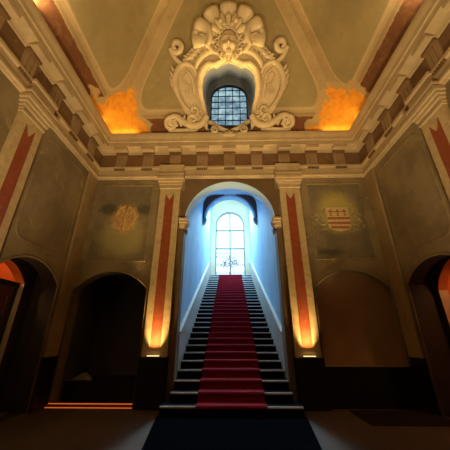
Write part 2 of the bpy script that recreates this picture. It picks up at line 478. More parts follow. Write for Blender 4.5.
# corbels under the cross arch
for s, side in ((-1, 'left'), (1, 'right')):
    c = MB()
    prof = [(0, .28), (.20, .28), (.20, .22), (.16, .20), (.15, .12), (.09, .05), (.03, 0), (0, 0)]
    c.prism([(s*(HW - u), zs2 - .28 + v_) for u, v_ in prof], XZ, YA+.02, YB-.02)
    tag(c.build('corbel', 'grey'), 'moulded corbel carrying the %s end of the inner stair arch' % side, 'corbel')

# ------------------------------------------------------------------ archway trim at the foot of the stairs
lin = [(1.34*cos(pi*i/40), 4.61+1.34*sin(pi*i/40)) for i in range(41)] + [(1.322*cos(pi - pi*i/40), 4.61+1.322*sin(pi*i/40)) for i in range(41)]
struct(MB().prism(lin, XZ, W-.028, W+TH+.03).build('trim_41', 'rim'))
aw = thing('stair_archway', (0, W, 0), 'round arched opening with gilded imposts framing the red carpeted staircase', 'archway')
inner = [(1.34*cos(pi*i/40), 4.61+1.34*sin(pi*i/40)) for i in range(41)]
ring = [(1.34*cos(pi*i/40), 4.61+1.34*sin(pi*i/40)) for i in range(41)] + [(1.40*cos(pi - pi*i/40), 4.61+1.40*sin(pi*i/40)) for i in range(41)]
MB().prism(ring, XZ, W-.03, W).build('archivolt', 'brown', aw)
sp_ = [(-1.49, 4.67)] + [(1.402*cos(pi - pi*i/40), 4.61 + 1.402*sin(pi*i/40)) for i in range(2, 39)] + [(1.49, 4.67), (1.49, 5.64), (1.40, 5.65), (1.40, 6.055), (-1.40, 6.055), (-1.40, 5.65), (-1.49, 5.64)]
MB().prism(sp_, XZ, W-.022, W-.001).build('spandrel_facing', 'brown', aw)
for s in (-1, 1):
    MB().prism([(s*1.342, 0.36), (s*1.49, .36), (s*1.49, 4.36), (s*1.342, 4.36)], XZ, W-.05, W).build('jamb_facing', 'brown', aw, bevel=.01)
    im = MB(); 
    for z0, z1, p, q in ((4.36, 4.42, .06, .02), (4.42, 4.52, .09, .05), (4.52, 4.60, .13, .09), (4.60, 4.66, .16, .11)):
        xs = sorted((s*(1.34 - q), s*1.49))
        im.box(xs[0], xs[1], W-.05-p+.05, W+TH-.05, z0, z1)
    im.build('impost', M['cream'], aw, bevel=.008)
    sc = MB(); cpt = []
    for i in range(22):
        a = i/21*3.4*pi; r = .085*(1 - i/24)
        cpt.append((s*(1.27 + 0), W+.03 + r*cos(a)*.9, 4.25 + r*sin(a)))
    sc.tube(cpt, .025, 6); sc.build('scroll', 'brown', aw, smooth=True)

# ------------------------------------------------------------------ pilasters with red stripes
def oriented(o_x, o_y, ang):
    c_, s_ = cos(ang), sin(ang)
    return lambda u, p, z: (o_x + u*c_ + p*s_, o_y + u*s_ - p*c_, z)   # u along wall, p out of wall
def obox(mb, f, u0, u1, p0, p1, z0, z1):
    v_ = [mb.bm.verts.new(f(u, p, z)) for z in (z0, z1) for p in (p0, p1) for u in (u0, u1)]
    for q in ((0,2,3,1),(4,5,7,6),(0,1,5,4),(2,6,7,3),(0,4,6,2),(1,3,7,5)): mb.bm.faces.new([v_[i] for i in q])
def pilaster(f, loc, label, uplight):
    t = thing('pilaster', loc, label, 'pilaster', 'pilasters with red marble stripes')
    b_ = MB(); obox(b_, f, -.325, .325, .002, .24, 0.002, 1.02); obox(b_, f, -.335, .335, .002, .26, .002, .14); b_.build('plinth', 'dado', t, bevel=.006)
    b_ = MB(); obox(b_, f, -.31, .31, .002, .10, 1.02, 5.70); b_.build('shaft', 'marble', t, bevel=.006)
    b_ = MB(); obox(b_, f, -.315, .315, .10, .112, 1.02, 1.16); b_.build('shaft_base', 'marble', t)
    # inlaid stripe with a swallow tail top
    w_ = .128; P = [(-w_, 1.22), (w_, 1.22), (w_, 5.50), (w_*.45, 5.36), (0, 5.27), (-w_*.45, 5.36), (-w_, 5.50)]
    b_ = MB(); b_.prism(P, lambda u, v_, d: f(u, d, v_), .101, .108); b_.build('stripe', 'redmarble', t)
    b_ = MB()
    for (z0, z1, q, p) in ((5.66, 5.72, .33, .13), (5.72, 5.80, .34, .11), (5.80, 5.88, .36, .15), (5.88, 5.96, .39, .19), (5.96, 6.06, .42, .23)):
        obox(b_, f, -q, q, .002, p, z0, z1)
    b_.build('capital', 'cream', t, bevel=.01)
    return t
PX = 1.83
PIL = [(-PX, W, 0, 'left'), (PX, W, 0, 'right')]
for x, y, a, nm in PIL:
    pilaster(oriented(x, y, a), (x, y, 0), 'yellow marble pilaster with red stripe on the %s side of the stair arch' % nm, True)
for s, nm in ((-1, 'left'), (1, 'right')):
    ang = pi/2 if s < 0 else -pi/2
    f = oriented(s*A, 4.10, -s*(-pi/2)*(-1)) if False else None
    # out of the wall = towards the middle of the hall
    f = (lambda s: (lambda u, p, z: (s*(A - p), 4.10 + u, z)))(s)
    pilaster(f, (s*A, 4.10, 0), 'pilaster with dark red stripe on the %s side wall at the picture edge' % nm, False)

# ------------------------------------------------------------------ uplights on the pilaster plinths
for x, nm in ((-PX, 'left'), (PX, 'right')):
    t = thing('uplight', (x, W-.17, 1.02), 'small glowing uplight on the black plinth of the %s stair pilaster' % nm, 'light', None)
    MB().box(x-.16, x+.16, W-.225, W-.125, 1.021, 1.045).build('housing', 'blackwood', t)
    MB().box(x-.14, x+.14, W-.232, W-.19, 1.046, 1.058).build('lens', 'lens', t)

# ------------------------------------------------------------------ entablature on each wall
def entablature(idx, f, half, breaks, nm):
    root = bpy.data.objects.new('trim_%d' % idx, None); COL.objects.link(root); root['kind'] = 'structure'
    def sweep(prof, name, mat, ext=True, uu=None):
        mb = MB()
        us = uu or (-half, half)
        path = []
        for u in us:
            sg = -1 if u < 0 else 1
            if ext: path.append((lambda u0, sg: (lambda p, z: f(u0 - sg*p, p, z)))(u, sg))
            else: path.append((lambda u0: (lambda p, z: f(u0, p, z)))(u))
        mb.strip(prof, path, close=True); return mb.build(name, mat, root)
    sweep([(0, 6.06), (.05, 6.06), (.07, 6.10), (.10, 6.12), (.10, 6.17), (.06, 6.20), (.06, 6.40), (.11, 6.43), (.11, 6.50), (0, 6.50)], 'architrave', 'cream')
    sweep([(0, 6.50), (.05, 6.50), (.05, 7.00), (0, 7.00)], 'frieze', 'frieze')
    sweep([(0, 7.00), (.08, 7.00), (.10, 7.06), (.13, 7.10), (.30, 7.16), (.30, 7.30), (.33, 7.32), (.34, 7.42), (.37, 7.50), (.385, 7.56), (.385, 7.63), (.30, 7.66), (0, 7.70)], 'cornice', 'cream')
    for b_ in breaks:        # the architrave steps forward over each pilaster
        mb = MB(); obox(mb, f, b_-.40, b_+.40, .05, .20, 6.06, 6.12); obox(mb, f, b_-.42, b_+.42, .05, .23, 6.12, 6.18); obox(mb, f, b_-.36, b_+.36, .05, .16, 6.18, 6.42); obox(mb, f, b_-.39, b_+.39, .05, .20, 6.42, 6.50)
        mb.build('architrave_break', 'cream', root, bevel=.008)
    u = 0.0; cs = [0.0]
    while cs[-1] + .885 < half - .2: cs.append(cs[-1] + .885)
    cs = sorted(set(cs + [-c for c in cs]))
    for c in cs:
        mb = MB()
        for k in (-1, 0, 1): obox(mb, f, c + k*.12 - .045, c + k*.12 + .045, .05, .085, 6.52, 6.98)
        obox(mb, f, c-.18, c+.18, .05, .07, 6.51, 6.99)
        mb.build('triglyph', 'triglyph', root)
        mb = MB(); obox(mb, f, c-.21, c+.21, .09, .305, 7.03, 7.13); mb.build('mutule', 'cream', root, bevel=.006)
        mb = MB(); obox(mb, f, c-.19, c+.19, .04, .15, 6.96, 7.05); mb.build('bed_block', 'frieze', root)
        mb = MB()
        for k in range(6): obox(mb, f, c - .15 + k*.06 - .02, c - .15 + k*.06 + .02, .08, .115, 6.36, 6.43)
        mb.build('guttae', 'frieze', root)
    return root
entablature(1, lambda u, p, z: (u, W - p, z), A, (-PX, PX), 'back')
entablature(2, lambda u, p, z: (-A + p, cy + u, z), A, (4.10-cy,), 'left')
entablature(3, lambda u, p, z: (A - p, cy + u, z), A, (4.10-cy,), 'right')
entablature(4, lambda u, p, z: (u, FR + p, z), A, (), 'front')

# corner strips on the side walls, framed side panels
for s in (-1, 1):
    mb = MB(); xs = sorted((s*A, s*(A-.06))); mb.box(xs[0], xs[1], 6.45, W, 1.03, 6.06); struct(mb.build('trim_%d' % (6+s), 'strip', bevel=.015))
    y0, y1, z0, z1, w_, r_ = 4.62, 6.36, 3.28, 5.86, .06, .30
    def rr(i_):
        o = []
        for cx_, cz_, a0 in ((y1-r_, z1-r_, 0), (y0+r_, z1-r_, 90), (y0+r_, z0+r_, 180), (y1-r_, z0+r_, 270)):
            for k in range(7):
                a_ = (a0 + 15*k)*pi/180; o.append((cx_ + (r_-i_)*cos(a_), cz_ + (r_-i_)*sin(a_)))
        return o
    struct(MB().prism(rr(0), YZ, s*A, s*(A-.016), holes=[rr(w_)]).build('trim_%d' % (44+s), 'wall', bevel=.01))
    xs = sorted((s*A, s*(A-.05)))
    mb = MB().box(xs[0], xs[1], 6.40, W, 0, 1.03).box(xs[0], xs[1], FR, 3.74, 0, 1.03)
    struct(mb.build('baseboard_left' if s < 0 else 'baseboard_right', 'dado'))
    # arch moulding round the side arch
    a = arch(*SA); a = a[1:] + a[:1]
    mb = MB().tube([(s*(A-.005), y, z) for y, z in a], .028, 6); struct(mb.build('trim_%d' % (9+s), 'wall', smooth=True))
mb = MB().box(2.22, A-.05, W-.05, W+.15, 0, .82).box(-2.21, -2.18, W-.05, W, 0, 1.03)
struct(mb.build('baseboard_back', 'dado'))
for k, nn in ((11, NL), (12, NR)):
    a = arch(*nn); a = a[1:] + a[:1]
    struct(MB().tube([(x, W-.004, z) for x, z in a], .026, 6).build('trim_%d' % k, 'wall', smooth=True))
# right niche: shallow, filled with reddish plaster
struct(MB().box(NR[0]-1.05, NR[0]+1.05, W+.16, W+TH-.02, .70, 3.3).build('wall_niche_right', 'redbrown'))
# left niche: deep and dark
mb = MB(); x0, x1 = NL[0]-NL[1]-.02, NL[0]+NL[1]+.02
for b_ in ((x0-.1, x0, W+TH, 8.6, 0, 3.4), (x1, x1+.1, W+TH, 8.6, 0, 3.4), (x0, x1, 8.6, 8.7, 0, 3.4), (x0-.1, x1+.1, W+TH, 8.7, 3.3, 3.4)): mb.box(*b_)
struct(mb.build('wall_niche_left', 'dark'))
pl = thing('plinth_bench', (NL[0], 8.0, 0), 'low black bench block standing inside the dark left niche', 'bench')
MB().box(x0+.02, x1-.02, 7.45, 8.55, .0, .40).build('body', 'dado', pl, bevel=.01)
MB().box(x0+.01, x1-.01, 7.42, 8.55, .40, .43).build('top', 'dado', pl, bevel=.006)
tri = MB().prism([(-4.14, .431), (-3.62, .431), (-3.86, .60)], XZ, 7.60, 7.78)
tag(tri.build('folded_cover', 'paper', bevel=.01), 'small pale grey peaked cover lying on the black bench in the left niche', 'cover')
ts = thing('lit_threshold', (-3.2, 6.88, 0), 'low copper threshold with two orange glowing lines before the left niche', 'threshold')
MB().box(-4.18, -2.21, 6.84, 6.948, .001, .055).build('channel', 'copper', ts)
MB().box(-4.18, -2.21, 6.925, 6.945, .055, .068).build('light_strip', 'led', ts)
MB().box(-4.18, -2.21, 6.822, 6.838, .001, .014).build('light_strip', 'led', ts)

# ------------------------------------------------------------------ murals on the back wall
def mural(name, x0, x1, z0, z1, mat, label):
    t = thing(name, ((x0+x1)/2, W, z0), label, 'mural', None)
    MB().box(x0, x1, W-.012, W-.001, z0, z1).build('painted_field', mat, t)
    fr = MB(); w_ = .05
    fr.prism([(x0-w_, z0-w_), (x1+w_, z0-w_), (x1+w_, z1+w_), (x0-w_, z1+w_)], XZ, W-.03, W-.001, holes=[[(x0, z0), (x1, z0), (x1, z1), (x0, z1)]])
    fr.build('moulding', 'wall', t, bevel=.012)
    return t
cm = mural('crest_mural', -4.02, -2.42, 3.42, 5.82, 'mural_l', 'faded wall painting of an orange crest left of the stair arch')
crest_p = simple('crest_gold_paint', (.62,.36,.13), .7)
def crest_line(pts, r):
    mb = MB(); mb.tube([(-3.13 + x, W-.013, 4.72 + z) for x, z in pts], r, 6, .25, nrm=(0, -1, 0)); mb.build('crest_scroll', crest_p, cm, smooth=True)
for q in (-1, 1):
    crest_line([(q*(.10 + .20*sin(i*.28)), -.36 + .075*i) for i in range(11)], .030)
    crest_line([(q*(.22 + (.03 + .011*i)*cos(i*.5)), .16 + (.03 + .011*i)*sin(i*.5)) for i in range(13)], .022)
    crest_line([(q*(.12 + (.02 + .008*i)*cos(2 + i*.5)), -.12 + (.02 + .009*i)*sin(2 + i*.5)) for i in range(13)], .020)
    crest_line([(q*(.05 + .05*i), .40 - .012*i*i) for i in range(6)], .024)
crest_line([(0, .44), (.01, .2), (-.01, 0), (0, -.38)], .026)
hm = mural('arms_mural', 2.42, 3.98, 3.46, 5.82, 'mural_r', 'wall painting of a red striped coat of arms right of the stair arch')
mant_p = simple('mantling_paint', (.40,.33,.17), .7); cream_p = simple('shield_cream_paint', (.72,.56,.27), .7); red_p = simple('shield_red_paint', (.40,.15,.07), .7); dk_p = simple('shield_line_paint', (.15,.10,.05), .7)
SX, SZ = 3.18, 4.64
sh = [(-.32, .37), (.32, .37), (.32, -.22), (.28, -.31), (.16, -.36), (0, -.40), (-.16, -.36), (-.28, -.31), (-.32, -.22)]
shield = MB().prism([(SX+x, SZ+z) for x, z in sh], XZ, W-.020, W-.011).build('shield', cream_p, hm)
for z0, z1 in ((-.02, .05), (-.17, -.10), (-.31, -.24)):
    hw = .32 if z0 > -.2 else .27
    MB().box(SX-hw, SX+hw, W-.024, W-.019, SZ+z0, SZ+z1).build('red_bar', red_p, shield)
for k in (-1, 0, 1):
    x = SX + k*.20; z = SZ + .21
    mb = MB()
    for (dx, dz, rx, rz) in ((0, .055, .026, .05), (-.05, .02, .04, .022), (.05, .02, .04, .022), (0, -.05, .018, .05), (0, -.10, .05, .014)):
        mb.prism([(x+dx+rx*cos(2*pi*i/10), z+dz+rz*sin(2*pi*i/10)) for i in range(10)], XZ, W-.0245, W-.0195)
    mb.build('fleur', red_p, shield)
for s in (-1, 1):          # leafy mantling beside the shield
    mb = MB()
    for q in range(5):
        a0 = (70 - q*36)*pi/180; pts = []
        for i in range(12):
            t_ = i/11; r = .06 + .26*t_
            a = a0 + .9*t_*t_
            pts.append((SX + s*(.36 + r*cos(a)*.9), W-.013, SZ - .02 + .42*(.5 - q/4) + r*sin(a)*.6))
        mb.tube(pts, [.030*(1 - i/14) for i in range(12)], 6, .25, nrm=(0, -1, 0))
    mb.build('mantling', mant_p, hm, smooth=True)

# ------------------------------------------------------------------ side rooms seen through the side arches
for s, nm in ((-1, 'left'), (1, 'right')):
    X1, X2, X3 = A+TH, 5.0, 6.4
    bx = lambda mb, x0, x1, *r: mb.box(*sorted((s*x0, s*x1)), *r)
    mb = MB()       # recess lining between the two walls
    bx(mb, X1, X2, 4.20, 4.46, 0, 3.3); bx(mb, X1, X2, 6.56, 6.8, 0, 3.5); bx(mb, X1, X2, 4.2, 6.8, 3.25, 3.5)
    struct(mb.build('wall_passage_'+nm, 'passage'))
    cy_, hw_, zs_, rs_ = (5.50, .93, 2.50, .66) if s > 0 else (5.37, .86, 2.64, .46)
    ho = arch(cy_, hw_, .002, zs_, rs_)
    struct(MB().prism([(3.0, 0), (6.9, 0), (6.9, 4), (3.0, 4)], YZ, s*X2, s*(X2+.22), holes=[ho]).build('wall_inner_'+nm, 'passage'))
    mb = MB()
    for y0, y1 in ((cy_-hw_, cy_-hw_+.012), (cy_+hw_-.012, cy_+hw_)): bx(mb, X2+.003, X2+.22, y0, y1, 0, zs_)
    struct(mb.build('trim_%d' % (31+s), 'jamb'))
    ho2 = arch(cy_, hw_, zs_, zs_, rs_)[2:]; hi2 = arch(cy_, hw_-.012, zs_, zs_, rs_-.012)[2:]
    struct(MB().prism(ho2 + hi2[::-1], YZ, s*(X2+.003), s*(X2+.22)).build('trim_%d' % (37+s), 'orange'))
    # the reveal of the side arch itself is dark brown inside the hall wall
    so_ = arch(*SA); si_ = arch(SA[0], SA[1]-.012, .0021, SA[3], SA[4]-.012)
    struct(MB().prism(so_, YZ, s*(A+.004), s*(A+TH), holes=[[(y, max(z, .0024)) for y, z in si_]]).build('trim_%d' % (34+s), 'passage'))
    mb = MB(); bx(mb, X2+.22, X3, 3.0, 3.1, 0, 4); bx(mb, X2+.22, X3, 6.8, 6.9, 0, 4); bx(mb, X3, X3+.1, 3.0, 6.9, 0, 4); bx(mb, X2+.22, X3+.1, 3.0, 6.9, 4, 4.1)
    struct(mb.build('wall_side_room_'+nm, 'orange'))
# panelled door in the left inner arch
dr = bpy.data.objects.new('door_1', None); COL.objects.link(dr); dr['kind'] = 'structure'; dr.location = (-5.16, 5.37, 0)
MB().box(-5.21, -5.11, 6.08, 6.205, 0, 2.54).box(-5.21, -5.11, 4.535, 4.64, 0, 2.54).box(-5.23, -5.09, 4.535, 6.205, 2.54, 2.66).build('door_frame', 'blackwood', dr, bevel=.01)
lf = MB().box(-5.18, -5.13, 4.64, 6.08, .01, 2.54).build('door_leaf', 'wood', dr)
for y0, y1 in ((4.70, 5.32), (5.42, 6.04)):
    for z0, z1 in ((.15, .85), (.98, 1.75), (1.88, 2.40)):
        fr = MB().prism([(y0, z0), (y1, z0), (y1, z1), (y0, z1)], YZ, -5.13, -5.105, holes=[[(y0+.07, z0+.07), (y1-.07, z0+.07), (y1-.07, z1-.07), (y0+.07, z1-.07)]])
        fr.build('panel_moulding', 'wood', lf, bevel=.01)
        cv = MB(); c_ = ((y0+y1)/2, (z0+z1)/2)
        for sg in (-1, 1):
            cv.tube([(-5.125, c_[0] + sg*(.03 + .012*i)*cos(i*.5), c_[1] + (.03 + .010*i)*sin(i*.5)*1.2) for i in range(14)], .016, 6)
        cv.build('carving', 'wood', lf, smooth=True)
MB().tube([(-5.13, 5.47, 1.05), (-5.08, 5.47, 1.05), (-5.08, 5.58, 1.05)], .014, 8).build('door_handle', 'brass', dr, smooth=True)

# chrome floor lamp at the right picture edge
fl = thing('floor_spot', (4.42, 6.30, 0), 'small chrome floor lamp just inside the right side arch', 'light')
mb = MB(); mb.tube([(4.42, 6.30, .001), (4.42, 6.30, .05), (4.42, 6.30, .055)], [.07, .07, .05], 16); mb.build('body', 'chrome', fl)
mb = MB(); mb.tube([(4.42, 6.30, .055), (4.42, 6.30, .06)], .045, 16); mb.build('lens', simple('dull_lens', (.4,.4,.38), .2), fl)

# floor coverings
tag(MB().prism([(-.95, 2.2), (.95, 2.2), (1.50, D0+.02), (-1.50, D0+.02)], XY, .001, .012).build('floor_runner', 'mat'), 'dark navy floor runner in front of the lowest stair', 'carpet')
tag(MB().box(2.55, 4.20, 5.75, 6.75, .001, .012).build('floor_rug', 'rug'), 'dark rug on the floor beneath the right niche', 'rug')

# ------------------------------------------------------------------ stair window, grille and plant
wn = bpy.data.objects.new('window_1', None); COL.objects.link(wn); wn['kind'] = 'structure'; wn.location = (0, YE+.12, LAND)
def ring2(o, i_): return o, i_
zb = LAND + .01
fo = arch(0, 1.06, zb, 9.05, 1.06); fi = arch(0, .97, zb+.22, 9.05, .97)
MB().prism(fo, XZ, YE+.08, YE+.18, holes=[fi]).build('frame', 'framewhite', wn)
mb = MB().box(-.055, .055, YE+.07, YE+.17, zb, 10.08)
mb.build('mullion', 'framewhite', wn)
for z in (7.22, 8.62): MB().box(-.98, .98, YE+.075, YE+.165, z-.05, z+.05).build('transom', 'framewhite', wn)
MB().prism(arch(0, 1.0, zb+.1, 9.05, 1.0), XZ, YE+.12, YE+.126).build('pane', 'pane', wn)
# raised surround on the end wall
so = arch(0, 1.18, LAND+.002, 9.05, 1.18); si = arch(0, 1.062, LAND+.003, 9.05, 1.062)
struct(MB().prism(so, XZ, YE-.04, YE, holes=[[(x, max(z, LAND+.004)) for x, z in si]]).build('trim_20', 'sea'))
struct(MB().box(-3, 3, YE+.4, 19.6, LAND-.3, LAND-.02).build('floor_balcony', 'stone_out'))
gr = thing('balcony_railing', (0, 18.3, LAND), 'ornate dark iron railing outside the tall window at the stair top', 'railing')
Yg = 18.3
MB().box(-1.9, 1.9, Yg-.02, Yg+.02, 7.05, 7.11).build('top_rail', 'iron', gr)
MB().box(-1.9, 1.9, Yg-.02, Yg+.02, LAND, LAND+.05).build('bottom_rail', 'iron', gr)
for i in range(13):
    x = -1.8 + i*.3
    MB().box(x-.012, x+.012, Yg-.012, Yg+.012, LAND+.04, 7.06).build('baluster', 'iron', gr)
for i in range(12):
    x = -1.65 + i*.3
    for zc, sg in ((6.75, 1), (6.15, -1), (5.55, 1)):
        mb = MB(); mb.tube([(x + sg*(.02 + .0055*k)*cos(k*.5), Yg, zc + (.02 + .0085*k)*sin(k*.5)) for k in range(20)], .020, 5)
        mb.build('scroll', 'iron', gr, smooth=True)
pt = thing('potted_plant', (0, 18.75, LAND), 'leafy green plant on the balcony behind the iron railing', 'plant')
mb = MB(); mb.tube([(0, 18.75, LAND-.018), (0, 18.75, LAND+.3), (0, 18.75, LAND+.34)], [.14, .19, .2], 16); mb.build('pot', simple('terracotta', (.3,.13,.07), .8), pt, smooth=True)
mb = MB(); mb.tube([(0, 18.75, LAND+.3), (.03, 18.75, 6.2), (-.02, 18.75, 6.6)], [.03, .022, .012], 6); mb.build('stem', 'leaf', pt)
mb = MB()
for i in range(230):
    a = random.random()*2*pi; rr = random.random()**.5
    c = Vector((-.05 + .62*rr*cos(a), 18.75 + .30*rr*sin(a), 6.45 + .48*(random.random()*2 - 1)*sqrt(max(.05, 1 - rr*rr))))
    d = Vector((random.uniform(-1,1), random.uniform(-1,1), random.uniform(-.6,1))).normalized()
    sd = d.cross(Vector((random.uniform(-1,1), random.uniform(-1,1), random.uniform(-1,1)))).normalized()
    L = random.uniform(.09, .16)
    q = [c, c + d*L*.5 + sd*L*.25, c + d*L, c + d*L*.5 - sd*L*.25]
    mb.bm.faces.new([mb.bm.verts.new(p) for p in q])
mb.build('foliage', 'leaf', pt, weld=False)

# ------------------------------------------------------------------ upper window
w2 = bpy.data.objects.new('window_2', None); COL.objects.link(w2); w2['kind'] = 'structure'; w2.location = (0, LY+.06, 8.12)
fo = arch(0, .698, 7.882, 9.97, .698); fi = arch(0, .66, 7.92, 9.97, .66)
MB().prism(fo, XZ, LY+.02, LY+.10, holes=[fi]).build('frame', 'iron', w2)
mb = MB()
for i in range(1, 5):
    x = -.69 + i*1.38/5; zt = 9.97 + sqrt(.69**2 - x*x)
    mb.box(x-.015, x+.015, LY+.03, LY+.055, 7.89, zt-.01)
for j in range(1, 9):
    z = 7.89 + j*.31; hw = .68 if z < 9.97 else sqrt(max(0, .68**2 - (z-9.97)**2))
    if hw > .1: mb.box(-hw, hw, LY+.032, LY+.053, z-.015, z+.015)
mb.build('glazing_bars', 'iron', w2)
MB().prism(arch(0, .67, 7.90, 9.97, .67), XZ, LY+.06, LY+.066).build('pane', 'oldpane', w2)

# ------------------------------------------------------------------ stucco cartouche on the vault
ct = thing('cartouche', P3(0, 1.0), 'large cream stucco cartouche with shell and mask around the upper window', 'ornament')
TOV = tuple(ND)
def crom(pts, n=8):
    P = [Vector((*p, 0)) if len(p) == 2 else Vector(p) for p in pts]; out = []
    for i in range(len(P)-1):
        p0, p1, p2, p3 = P[max(i-1, 0)], P[i], P[i+1], P[min(i+2, len(P)-1)]
        for k in range(n):
            t = k/n
            out.append(.5*((2*p1) + (p2-p0)*t + (2*p0-5*p1+4*p2-p3)*t*t + (3*p1-p0-3*p2+p3)*t**3))
    out.append(P[-1]); return out
def rope(mb, pts, r0, r1=None, rm=None, h=.06, seg=8, squash=1.0, s=1):
    q = crom(pts); m = len(q); rr = []
    for i in range(m):
        t = i/(m-1); a = r0; b_ = r1 if r1 is not None else r0
        r = a + (b_-a)*t
        if rm: r += (rm - (a+b_)/2)*sin(pi*t)
        rr.append(max(r, .006))
    mb.tube([P3(s*p.x, p.y, h + p.z) for p in q], rr, seg, squash, nrm=TOV)
def spiral(c, r0, r1, a0, turns, n=26):
    return [(c[0] + (r0 + (r1-r0)*i/n)*cos(a0 + turns*2*pi*i/n), c[1] + (r0 + (r1-r0)*i/n)*sin(a0 + turns*2*pi*i/n)) for i in range(n+1)]
# back plate with the opening
outer_r = [(.76, .42), (1.00, .75), (1.28, 1.02), (1.50, 1.35), (1.66, 1.65), (1.74, 1.95), (1.66, 2.30), (1.45, 2.50), (1.20, 2.62), (.98, 2.82), (.82, 3.0), (.5, 3.2), (0, 3.3)]
OUT = outer_r + [(-x, w) for x, w in outer_r[-2::-1]]
def PF(x, w, d): return P3(x, w, d)
MB().prism(OUT, PF, .002, .09, holes=[[(x, max(w, .435)) for x, w in HOLE]]).build('back_plate', 'stucco', ct, bevel=.02)
def part(name, *a, **k):
    mb = MB(); rope(mb, *a, **k); return mb.build(name, 'stucco', ct, smooth=True)
def bead(x, w, h, r):
    MB().ball(P3(x, w, h), r, 2).build('bead', 'stucco', ct, smooth=True)
for s in (-1, 1):
    part('inner_roll', [(.10, 2.50), (.30, 2.42), (.46, 2.35), (.64, 2.36), (.84, 2.20), (.95, 1.88), (.94, 1.52), (.86, 1.20), (.80, .96)], .075, .055, .10, .10, 10, 1.1, s)
    part('inner_volute', spiral((.92, .92), .14, .03, pi*.9, 1.3), .055, .02, None, .12, 8, 1.0, s)
    part('outer_scroll', [(1.02, 2.06), (1.12, 2.28), (1.34, 2.38), (1.54, 2.28), (1.68, 2.02), (1.70, 1.72), (1.60, 1.42), (1.44, 1.16), (1.22, .96)], .05, .055, .095, .12, 8, 1.1, s)
    part('ear_scroll', spiral((1.60, 2.84), .06, .19, -1.6, 1.2, 20) + [(1.74, 2.66), (1.62, 2.48), (1.44, 2.36)], .05, .07, .095, .13, 8, 1.1, s)
    part('foot_volute', spiral((1.14, 1.02), .17, .03, -.3, -1.4), .07, .025, None, .14, 8, 1.0, s)
    part('foot_scroll', [(1.56, 1.28), (1.38, 1.00), (1.14, .80), (.90, .70)], .05, .035, .08, .10, 8, 1.0, s)
    part('inner_leaf', [(1.10, 1.36), (1.14, 1.74), (1.20, 2.04), (1.36, 2.20)], .03, .03, .05, .12, 8, 1.0, s)
    mb = MB()
    fld = [(1.10, 1.30), (1.28, 1.26), (1.46, 1.52), (1.54, 1.82), (1.46, 2.10), (1.28, 2.22), (1.14, 2.08), (1.08, 1.75)]
    mb.prism([(s*x, w) for x, w in fld], PF, .085, .10).build('side_field', 'stucco', ct, bevel=.005)
    for x, w in [(1.80, 2.26), (1.85, 2.12), (1.87, 1.97), (1.85, 1.81), (1.79, 1.65), (1.71, 1.49), (1.61, 1.33)]:
        part('edge_leaf', [(x-.16, w-.10), (x-.05, w-.03), (x+.01, w+.09)], .055, .018, .065, .07, 7, .9, s)
    for q in range(7):
        t = q/6; bead(s*(.92 + .40*t), 2.92 - .36*t, .14, (.055, .055, .05))
    # acanthus running from the mask to the ears
    part('acanthus_leaf', [(.26, 2.60), (.50, 2.70), (.78, 2.60), (.98, 2.38), (1.02, 2.22)], .06, .04, .11, .15, 8, .8, s)
    part('acanthus_leaf', [(.36, 2.78), (.62, 2.86), (.92, 2.74), (1.18, 2.54), (1.42, 2.46)], .05, .03, .09, .15, 8, .8, s)
    part('acanthus_leaf', [(.60, 3.16), (.66, 2.96), (.58, 2.78), (.42, 2.62)], .08, .05, .11, .18, 8, .9, s)
    for q in range(5):
        x = .70 + q*.14
        part('leaf_tip', [(x, 2.64 - q*.05), (x+.05, 2.80 - q*.06), (x+.13, 2.84 - q*.07)], .04, .014, .05, .18, 6, .8, s)
    # lower scrolls lying on the cornice
    part('lower_scroll', [(.72, .86), (.90, .62), (1.20, .54), (1.50, .68), (1.74, .84), (1.94, .82)], .10, .07, .12, .16, 8, 1.0, s)
    part('lower_volute', spiral((1.90, .62), .20, .03, pi*.5, -1.6), .08, .03, None, .17, 8, 1.0, s)
    part('lower_volute', spiral((1.18, .76), .16, .03, -pi*.5, 1.4), .07, .025, None, .18, 8, 1.0, s)
    part('lower_bar', [(1.05, .44), (1.5, .42), (2.02, .42)], .06, .06, .07, .10, 8, 1.0, s)
    part('field_scroll', spiral((1.34, 1.62), .15, .03, pi*.5, 1.3), .035, .015, None, .11, 6, 1.0, s)
    part('field_scroll', [(1.36, 1.78), (1.42, 1.95), (1.36, 2.08), (1.28, 2.02)], .04, .018, .045, .11, 6, 1.0, s)
    for q in range(5):
        x = 1.26 + q*.15
        part('leaf_tip', [(x, .54), (x+.07, .72), (x+.02, .88)], .05, .016, .06, .18, 6, .8, s)
# scallop shell crown with deep grooves
sh_ = MB(); NLOB = 7; A0, A1 = -.10, 1.10
SXR, SWR, SC0 = 1.10, .915, 2.98
NK = 12
for i in range(NLOB):
    da = pi*(A1 - A0)/NLOB/2; a = pi*A0 + da*(2*i+1)
    rows = []
    for j in range(12):
        t = .20 + .80*min(j, 9)/9
        row = []
        for k in range(NK+1):
            b_ = -1 + 2*k/NK; aa = a + da*b_
            rt = t*(1 - .035*b_*b_*t) if j < 10 else t*(1 - .035*b_*b_)*(1.0 if j == 10 else .985)
            h = .05 + (.10 + .20*t)*((1 - abs(b_)**10)*.74 + .26*(1 - b_*b_))*(1 if j < 9 else .92)
            if j == 10: h *= .6
            if j == 11: h = 0
            row.append(sh_.bm.verts.new(P3(SXR*rt*cos(aa), SC0 + SWR*rt*sin(aa), h)))
        rows.append(row)
    for r0, r1 in zip(rows, rows[1:]):
        for k in range(NK): sh_.bm.faces.new((r0[k], r0[k+1], r1[k+1], r1[k]))
sh_.build('shell', 'stucco', ct, smooth=True)
